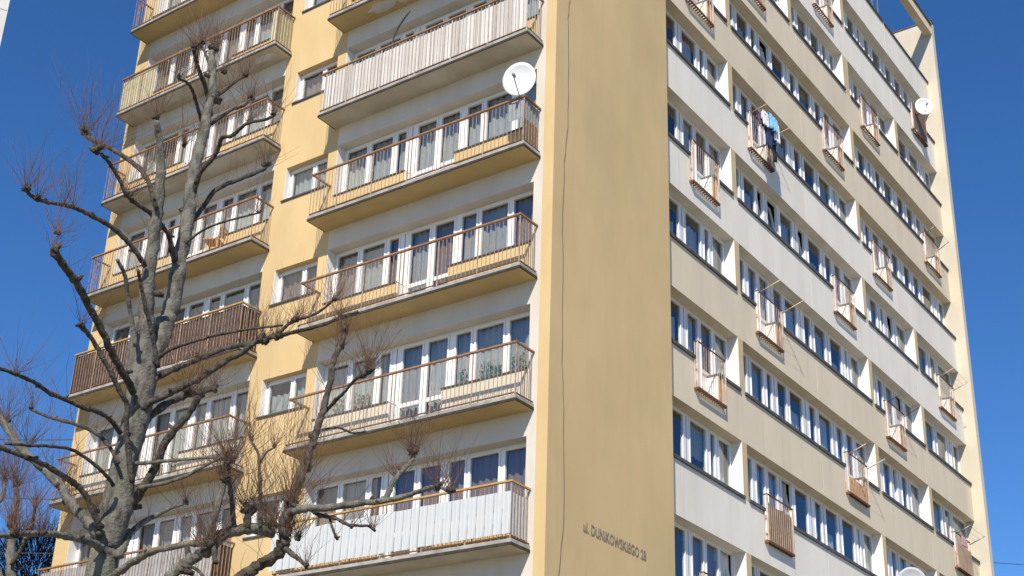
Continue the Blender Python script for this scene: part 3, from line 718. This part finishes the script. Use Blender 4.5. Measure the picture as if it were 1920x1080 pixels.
class Tree:
    def __init__(s, name, label, dist, seed, group=None):
        s.rr = random.Random(seed); s.dist = dist; s.sh = MB(); s.E = None; s.name = name; s.label = label; s.kn = MB(); s.group = group; s.parts = []
    def limb(s, name, pts, r0, r1, d0, d1, mat='bark_dark', twigs=.5, n=9, knob_end=False, tw_len=(.25, .9)):
        """pts in photo pixels; r in pixels; d0..d1 distance offset in metres along the limb"""
        L = len(pts); P = []
        for i, (x, y) in enumerate(pts):
            f = i/(L-1); d = s.dist+d0+(d1-d0)*f
            c = at(x, y, d); P.append((*c, .86*(r0+(r1-r0)*f)*(c-CAM).length/F_PX))
        S = spline(P, 5); mb = MB(); rr = s.rr
        rad = [q_[3]*(1+rr.uniform(-.08, .08)+(0.25 if rr.random() < .06 else 0)) for q_ in S]
        jit = lambda q_: tuple(q_[c_]+rr.uniform(-.16, .16)*q_[3] for c_ in range(3))
        mb.tube([jit(q_) for q_ in S], rad, mat, n, True, .08, rr)
        for k in range(int(len(S)*.09)):           # cut stubs and spurs
            q_ = S[rr.randrange(2, len(S))]; d_ = Vector((rr.uniform(-1, 1), rr.uniform(-1, 1), rr.uniform(-.3, 1))).normalized(); c_ = Vector(q_[:3]); rq = min(q_[3], .07)
            mb.tube([c_, c_+d_*(q_[3]+rq*.4), c_+d_*(q_[3]+rq*rr.uniform(.9, 2.0))], [rq*.7, rq*.62, rq*.45], 'bark_dark', 6, True, .12, rr)
        s.parts.append((name, mb))
        ln = sum((Vector(S[i][:3])-Vector(S[i+1][:3])).length for i in range(len(S)-1))
        for k in range(int(ln*twigs*20)):
            j = rr.randrange(len(S)//4, len(S)); p = Vector(S[j][:3])
            shoot(s.sh, p, (rr.uniform(-.6, .6), rr.uniform(-.6, .6), rr.uniform(.2, 1)), rr.uniform(*tw_len), rr.uniform(.002, .004), rr.choice(('shoot_red', 'shoot_red', 'shoot_brown')), rr)
        if knob_end: s.knob(pts[-1][0], pts[-1][1], d1, r1*1.5, 14)
        return S
    def knob(s, px, py, d, rp, n, ln=(.5, 1.4), spread=.75, mats=('shoot_red', 'shoot_red', 'shoot_brown'), lean=(0, 0)):
        rr = s.rr; c = at(px, py, s.dist+d); rad = rp*.8*(c-CAM).length/F_PX
        for k in range(5):
            o = Vector((rr.uniform(-1, 1), rr.uniform(-1, 1), rr.uniform(-.6, .9)))*rad*.75
            a = c+o; e = a+Vector((rr.uniform(-1, 1), rr.uniform(-1, 1), rr.uniform(0, 1.2)))*rad*1.1
            s.kn.tube([a-o*.6, a, a.lerp(e, .6), e], [rad*.5, rad*.75, rad*.5, rad*.12], 'bark_dark', 7, True, .15, rr)
        for k in range(int(n*1.5)):
            o = Vector((rr.uniform(-1, 1), rr.uniform(-1, 1), rr.uniform(-.3, 1)))*rad
            l_ = rr.uniform(*ln)*(.5+.5*rr.random())
            pts = shoot(s.sh, c+o, (rr.gauss(lean[0], spread), rr.gauss(lean[1], spread), 1), l_, rr.uniform(.0018, .0036), rr.choice(mats), rr)
            if rr.random() < .6:
                shoot(s.sh, pts[2], (rr.uniform(-.7, .7), rr.uniform(-.7, .7), .8), l_*.4, .002, rr.choice(mats), rr, 3)
    def finish(s, base_xy):
        s.E = empty(s.name, (base_xy[0], base_xy[1], 0)); tag(s.E, s.label, 'tree', s.group)
        off = Vector(s.E.location)
        def put(name, mb, kind=None):
            mb.v = [tuple(Vector(v)-off) for v in mb.v]; o = mb.build(name, s.E)
            if kind: o['kind'] = kind
        for nme, mb in s.parts: put(nme, mb)
        put('pollard_knobs', s.kn, 'stuff'); put('shoots', s.sh, 'stuff')

T = Tree('pollarded_tree', 'tall bare pollarded tree with a thick grey trunk before the balconies', 16.0, 5)
base_pt = at(150, 1250, 16.0)
def ground_pts(px, py, d):       # continue a trunk from the lower frame edge to the soil
    c = at(px, py, d); return c
tb = at(189, 1078, 16.0)
# trunk (grey) with its stump below the frame
pts = [(189, 1078), (196, 1030), (206, 990), (218, 955), (226, 907), (236, 857), (250, 808), (262, 748), (266, 690), (268, 640), (268, 600)]
rp_ = [28, 29, 30, 30, 26, 24, 25, 26, 28, 24, 20]
P = [(tb.x-.12, tb.y+.1, -.1, .36), (tb.x-.10, tb.y+.07, .5, .27), (tb.x-.05, tb.y+.03, tb.z*.5, .22)]
for (x, y), r_ in zip(pts, rp_):
    c = at(x, y, 16.0); P.append((*c, r_*(c-CAM).length/F_PX*.98))
S = spline(P, 5); mb = MB(); mb.tube([q_[:3] for q_ in S], [q_[3]*(1+T.rr.uniform(-.03, .03)) for q_ in S], 'bark_grey', 18, True, .04, T.rr); T.parts.append(('trunk', mb))
T.limb('limb', [(266, 690), (272, 640), (274, 588), (277, 535), (286, 463), (294, 400), (300, 345), (301, 294), (298, 255), (294, 228)], 19, 6, 0, -.5, 'bark_grey', .15, 12)
T.limb('limb', [(264, 730), (280, 680), (300, 635), (312, 600), (323, 574), (334, 502), (351, 419), (357, 363), (365, 316), (373, 279), (384, 235), (391, 201), (398, 165), (398, 124), (397, 98)], 20, 7, 0, .9, 'bark_grey', .15, 12)
L = T.limb
L('limb', [(248, 905), (241, 849), (237, 808), (238, 760), (226, 736), (212, 707), (197, 678), (178, 645), (164, 624), (152, 612)], 6, 5, -.3, -1.0, twigs=.15)
L('limb', [(250, 735), (241, 717), (226, 693), (209, 659), (192, 622), (172, 585), (155, 552), (139, 524), (119, 497), (101, 472)], 8, 8, -.2, -1.6, twigs=.2)
L('limb', [(272, 500), (264, 485), (244, 458), (222, 436), (200, 419), (172, 405), (144, 391), (117, 384), (83, 378), (57, 366), (47, 350)], 6, 4, -.3, -1.3, twigs=.3)
L('limb', [(294, 390), (282, 352), (267, 322), (242, 300), (211, 280), (183, 267), (162, 255)], 5.5, 4.5, -.4, .7, twigs=.3)
L('limb', [(328, 490), (323, 474), (318, 447), (304, 424), (282, 399), (257, 383), (238, 366), (219, 328), (205, 306), (190, 288)], 5.5, 4, .2, -.9, twigs=.35)
L('limb', [(355, 385), (365, 355), (376, 322), (398, 297), (410, 276), (417, 258), (435, 255), (451, 240), (467, 230), (495, 225), (513, 217)], 6, 3, .5, -.7, twigs=.4)
L('limb', [(348, 440), (360, 415), (370, 402), (387, 380), (401, 360), (420, 347), (451, 335), (479, 324), (496, 316)], 6, 4.5, .4, 1.7, twigs=.3)
L('limb', [(345, 458), (384, 430), (420, 416), (462, 405), (486, 399)], 3, 2, .3, -.6, twigs=.5, n=6)
L('limb', [(391, 190), (384, 160), (373, 131), (366, 108), (363, 92)], 5, 4, .8, .2, twigs=.4)
L('limb', [(378, 228), (369, 196), (363, 176), (353, 157), (334, 147)], 4, 3, .8, .1, twigs=.4, n=7)
L('limb', [(396, 135), (394, 125), (384, 98), (376, 85)], 4, 3, .8, 1.3, twigs=.4, n=7)
L('limb', [(392, 196), (410, 178), (428, 165), (445, 150), (458, 144)], 4, 2.5, .8, 1.6, twigs=.7, n=7)
L('limb', [(384, 238), (410, 222), (436, 205), (460, 196), (470, 185)], 4, 2.5, .7, 1.5, twigs=.7, n=7)
L('limb', [(226, 812), (207, 787), (183, 772), (154, 763), (120, 748), (92, 736), (67, 719), (43, 707), (19, 698), (-20, 684), (-50, 676)], 5.5, 4, -.2, -1.8, twigs=.3)
L('limb', [(222, 868), (207, 840), (188, 818), (164, 804), (135, 793), (106, 786), (87, 780), (58, 768)], 4.5, 3, -.3, .9, twigs=.4)
L('limb', [(212, 910), (202, 895), (183, 876), (154, 854), (130, 842), (96, 837), (53, 835), (10, 832)], 4.5, 3, -.3, -1.2, twigs=.4)
L('limb', [(190, 990), (178, 969), (164, 936), (147, 913), (124, 896), (96, 878), (67, 864), (33, 851), (0, 838), (-30, 825)], 7, 5, -.3, -1.0, twigs=.35)
L('limb', [(186, 1004), (171, 987), (151, 964), (133, 944), (118, 918), (100, 898), (74, 872), (43, 845), (22, 815), (0, 784), (-20, 760)], 12, 7, -.2, .9, 'bark_grey', .5)
L('limb', [(190, 1028), (173, 1018), (156, 1013), (133, 1007), (107, 1003), (78, 1001), (49, 1000), (22, 1005), (-10, 1004)], 9, 5, -.2, -1.6, 'bark_grey', .5)
L('limb', [(200, 1090), (222, 1073), (244, 1058), (267, 1044), (289, 1034), (320, 1027), (358, 1020), (392, 1024)], 9, 5, -.2, -1.5, 'bark_grey', .5)
L('limb', [(220, 1040), (229, 1029), (242, 1004), (262, 984), (284, 971), (320, 953), (350, 943)], 10, 3, -.2, .8, 'bark_grey', .3)
L('limb', [(235, 960), (255, 933), (278, 900), (297, 862), (313, 824), (336, 796), (358, 771), (374, 742)], 11, 7, 0, -.6, twigs=.4)
L('limb', [(262, 800), (280, 782), (308, 760), (336, 746), (363, 738), (402, 728)], 9, 6, -.1, .9, twigs=.5)
L('limb', [(262, 770), (280, 756), (308, 742), (336, 729), (363, 715), (397, 696), (424, 677), (452, 663), (474, 646), (497, 635), (524, 629), (558, 621), (599, 611), (638, 596), (672, 584)], 8, 3.5, -.1, -.9, twigs=.45)
L('limb', [(268, 722), (297, 707), (324, 693), (358, 679), (391, 665), (419, 654), (458, 646), (492, 640)], 7, 5, -.1, .6, twigs=.5)
L('limb', [(275, 690), (297, 671), (322, 654), (355, 643), (402, 629), (474, 616), (530, 610)], 5, 2.5, 0, -1.2, twigs=.5)
L('limb', [(520, 628), (547, 604), (586, 591), (613, 574), (624, 563)], 4, 2.5, -.8, -1.3, twigs=.6, n=7)
L('limb', [(255, 650), (244, 585), (239, 547), (233, 513), (219, 486)], 5, 4, -.3, -.8, 'bark_grey', .2)
L('limb', [(296, 690), (283, 616), (272, 574), (264, 533), (258, 505)], 5, 3.5, -.4, -.9, twigs=.2)
L('limb', [(250, 870), (300, 866), (340, 862), (390, 858), (430, 862)], 4.5, 2.5, -.2, -1.0, 'bark_grey', .4, 7)
L('limb', [(260, 915), (300, 908), (350, 892), (395, 868), (430, 852)], 5, 3, -.2, -1.3, 'bark_grey', .5, 7)
K = T.knob
for a_ in ((152, 610, -1.0, 7, 12, (.3, .9)), (101, 468, -1.6, 11, 16, (.35, .95)), (108, 438, -1.6, 6, 12, (.4, .9)), (70, 373, -1.2, 8, 14, (.4, 1.0)), (50, 355, -1.3, 8, 18, (.4, 1.1)),
           (160, 250, .7, 9, 30, (.6, 1.7)), (186, 282, -.9, 10, 26, (.5, 1.5)), (120, 383, -1.2, 4, 10, (.4, 1.1)), (138, 388, -1.2, 3, 7, (.4, 1.4)), (294, 220, -.5, 7, 20, (.4, 1.2)), (378, 82, 1.2, 8, 26, (.4, 1.1)),
           (400, 92, .9, 9, 30, (.4, 1.2)), (363, 88, .2, 7, 22, (.5, 1.3)), (336, 146, .1, 5, 14, (.4, 1.1)), (460, 142, 1.6, 6, 20, (.3, .9)), (470, 184, 1.5, 6, 22, (.3, .9)), (420, 135, 1.0, 6, 16, (.3, .9)),
           (467, 228, -.4, 7, 18, (.3, .8)), (512, 214, -.7, 6, 22, (.4, .9)), (500, 312, 1.7, 9, 30, (.4, 1.0)), (390, 215, .8, 9, 24, (.4, 1.0)), (240, 366, -.5, 7, 26, (.5, 1.2)), (270, 330, .2, 6, 16, (.4, 1.0)),
           (345, 270, .6, 6, 18, (.4, 1.0)), (486, 398, -.6, 4, 12, (.3, .8)), (60, 766, .9, 5, 12, (.4, 1.0)), (30, 700, -1.5, 5, 12, (.5, 1.2)), (10, 790, .8, 8, 26, (.5, 1.3)), (55, 835, -1.0, 5, 14, (.5, 1.2)),
           (494, 638, -.6, 12, 28, (.3, .9)), (522, 634, -.8, 10, 22, (.3, .9)), (556, 600, -1.0, 8, 22, (.3, .9)), (626, 562, -1.3, 6, 18, (.3, .8)), (640, 594, -.9, 6, 14, (.3, .7)), (355, 735, .5, 10, 26, (.3, 1.0)),
           (402, 730, .9, 8, 22, (.4, 1.0)), (375, 742, -.6, 9, 20, (.3, .9)), (430, 858, -1.1, 7, 24, (.4, 1.1)), (350, 942, .8, 5, 14, (.4, 1.0)), (130, 945, .4, 10, 18, (.3, .9)), (80, 1000, -1.2, 8, 22, (.4, 1.2)),
           (30, 1002, -1.5, 9, 26, (.5, 1.4)), (120, 900, .5, 6, 12, (.3, .8)), (180, 960, -.2, 8, 12, (.2, .6))):
    K(*a_)
T.finish((tb.x-.12, tb.y+.1))

S2 = Tree('pollarded_tree', 'lower bare pollarded tree with knobbly limbs reaching across the white-panelled balcony', 14.0, 23)
b2 = at(330, 1330, 14.0)
P = [(b2.x, b2.y, -.1, .30), (b2.x, b2.y, .6, .22), (b2.x+.05, b2.y, b2.z*.55+.3, .19), (b2.x, b2.y, b2.z, .16)]
c = at(345, 1200, 14.0); P.append((*c, .12))
S = spline(P, 6); mb = MB(); mb.tube([q_[:3] for q_ in S], [q_[3] for q_ in S], 'bark_grey', 14, True, .04, S2.rr); S2.parts.append(('trunk', mb))
L = S2.limb
L('limb', [(338, 1240), (318, 1150), (312, 1100), (325, 1074), (348, 1057), (376, 1038), (399, 1026), (396, 997), (404, 961), (417, 919), (424, 890)], 16, 6, 0, -.3, 'bark_grey', .5, 11)
L('limb', [(385, 1036), (402, 1016), (425, 999), (461, 992), (490, 992), (513, 1000)], 13, 12, -.2, .4, 'bark_grey', .7, 11)
L('limb', [(345, 1200), (390, 1140), (430, 1100), (456, 1080), (487, 1059), (513, 1044), (532, 1025), (536, 1008)], 14, 11, 0, -.5, 'bark_dark', .3, 11)
L('limb', [(536, 1022), (529, 981), (545, 942), (560, 910), (570, 880), (586, 834), (598, 795), (610, 755), (620, 711), (626, 673), (639, 648), (645, 625)], 9, 6, -.5, .5, 'bark_dark', .5, 10)
L('limb', [(612, 770), (630, 750), (645, 736), (667, 711), (695, 698)], 4, 3.5, .2, -.5, twigs=.5, n=7)
L('limb', [(604, 806), (635, 802), (661, 812), (686, 809)], 2.5, 2, .2, .6, twigs=.4, n=6)
L('limb', [(533, 985), (545, 962), (560, 955), (591, 953), (633, 950), (677, 943), (716, 940), (754, 932), (793, 919), (819, 911), (845, 924)], 10, 4, -.5, -1.7, 'bark_grey', .3, 10)
L('limb', [(716, 940), (726, 928), (739, 901), (757, 880), (775, 860)], 7, 5, -1.2, -.9, 'bark_grey', .4, 9)
L('limb', [(585, 956), (599, 966), (627, 971), (645, 980), (660, 988)], 5, 3.5, -.7, -1.1, twigs=.3, n=7)
L('limb', [(618, 969), (622, 985), (627, 1000), (633, 1012)], 3, 3, -.8, -1.0, twigs=.1, n=7)
L('limb', [(655, 984), (675, 986), (690, 986), (703, 995)], 3, 3.5, -1.0, -1.3, twigs=.3, n=7)
L('limb', [(536, 1030), (552, 1042), (565, 1052), (575, 1066)], 7, 3, -.5, -.8, twigs=.2, n=8)
L('limb', [(462, 990), (464, 965), (462, 945)], 9, 6, .1, .3, 'bark_dark', .8, 8)
L('limb', [(487, 990), (488, 940), (486, 880), (484, 850), (470, 826)], 5, 2.5, .2, .6, 'bark_dark', .6, 7)
L('limb', [(486, 870), (500, 848), (514, 840)], 3, 2, .5, .8, twigs=.6, n=6)
L('limb', [(440, 996), (436, 950), (430, 905), (428, 870)], 6, 4, .1, -.3, 'bark_dark', .8, 8)
L('limb', [(400, 1022), (402, 1040), (405, 1056)], 7, 5, -.3, -.4, twigs=.1, n=8)
L('limb', [(345, 1062), (366, 1066), (384, 1085), (392, 1110)], 4, 3, -.2, -.6, twigs=.2, n=7)
K = S2.knob
for a_ in ((400, 1022, -.3, 14, 40, (.4, 1.4)), (420, 900, -.3, 9, 50, (.4, 1.3)), (430, 868, -.3, 8, 40, (.4, 1.2)), (463, 958, .3, 13, 40, (.4, 1.3)), (505, 992, .4, 15, 55, (.5, 1.5)), (536, 1008, -.5, 13, 50, (.4, 1.3)),
           (548, 945, -.4, 12, 50, (.4, 1.3)), (575, 885, -.1, 8, 24, (.3, 1.0)), (645, 622, .5, 9, 30, (.3, .9)), (640, 650, .4, 8, 16, (.3, .7)), (695, 694, -.5, 8, 34, (.4, 1.0)), (680, 708, -.4, 6, 18, (.3, .8)),
           (775, 852, -.9, 11, 46, (.3, .85)), (742, 896, -1.0, 6, 14, (.2, .6)), (820, 915, -1.6, 10, 20, (.3, .9)), (845, 922, -1.7, 8, 16, (.4, 1.0)), (660, 988, -1.1, 5, 8, (.2, .6)), (700, 992, -1.3, 5, 14, (.2, .6)),
           (632, 1010, -1.0, 5, 4, (.1, .3)), (574, 1062, -.8, 6, 10, (.2, .6)), (470, 826, .6, 4, 18, (.4, 1.1)), (514, 838, .8, 4, 16, (.4, 1.1)), (380, 1030, -.3, 8, 24, (.4, 1.2)), (560, 1010, -.5, 7, 24, (.3, .9))):
    K(*a_)
S2.finish((b2.x, b2.y))

S3 = Tree('pollarded_tree', 'slender bare tree with reddish upright shoots beside the thick grey trunk', 19.0, 31)
b3 = at(25, 1200, 19.0)
S = spline([(b3.x, b3.y, -.1, .22), (b3.x, b3.y, .6, .15), (b3.x, b3.y+.1, b3.z*.6, .12), (b3.x, b3.y, b3.z, .1)], 6); mb = MB(); mb.tube([q_[:3] for q_ in S], [q_[3] for q_ in S], 'bark_grey', 12, True, .04, S3.rr); S3.parts.append(('trunk', mb))
L = S3.limb
L('limb', [(25, 1205), (22, 1120), (21, 1060), (20, 1020), (24, 973), (33, 940), (30, 915)], 13, 5, 0, .3, 'bark_grey', .7, 10)
L('limb', [(22, 1130), (-10, 1060), (-25, 1010), (-20, 960), (5, 930), (8, 900)], 9, 4, 0, .8, 'bark_grey', .8, 8)
L('limb', [(22, 1060), (45, 1020), (60, 985), (66, 950)], 5, 3, 0, -.5, 'bark_dark', .8, 7)
for a_ in ((30, 912, .3, 6, 50, (.6, 2.0)), (20, 985, .1, 8, 36, (.5, 1.6)), (8, 900, .8, 6, 40, (.6, 2.0)), (66, 950, -.5, 5, 26, (.4, 1.2)), (-18, 950, .8, 6, 24, (.5, 1.6)), (50, 1010, -.3, 6, 26, (.4, 1.2))): S3.knob(*a_)
S3.finish((b3.x, b3.y))

# dense dark tree far behind, low at the left
FT = at(62, 1120, 62); rr = random.Random(77)
E = empty('distant_tree', (FT.x, FT.y, 0)); tag(E, 'dense dark twiggy tree low beyond the corner of the block', 'tree')
zt = at(62, 1120, 62).z
p = MB(); p.tube([(0, 0, -.1), (.1, 0, zt*.4), (0, .1, zt*.75), (0, 0, zt+1.0)], [.5, .36, .26, .12], 'far_bark', 10); p.build('trunk', E)
p = MB()
for k in range(4200):
    a = rr.uniform(0, 6.28); h_ = rr.uniform(-5, 2.6); rad = 2.6*math.sqrt(max(0, 1-((h_+1.2)/4.2)**2))*math.sqrt(rr.random())
    c = Vector((rad*math.cos(a), rad*math.sin(a), zt+h_))
    shoot(p, c, (math.cos(a)*.7, math.sin(a)*.7, .9), rr.uniform(.5, 1.3), .016, 'far_bark', rr, 3)
for k in range(16):
    a = rr.uniform(0, 6.28); h_ = rr.uniform(.45, .9)*zt
    p.tube([(0, 0, h_), (.9*math.cos(a), .9*math.sin(a), h_+1.2), (1.6*math.cos(a), 1.6*math.sin(a), h_+3.0)], [.12, .08, .03], 'far_bark', 6)
tag(p.build('crown', E), kind='stuff')
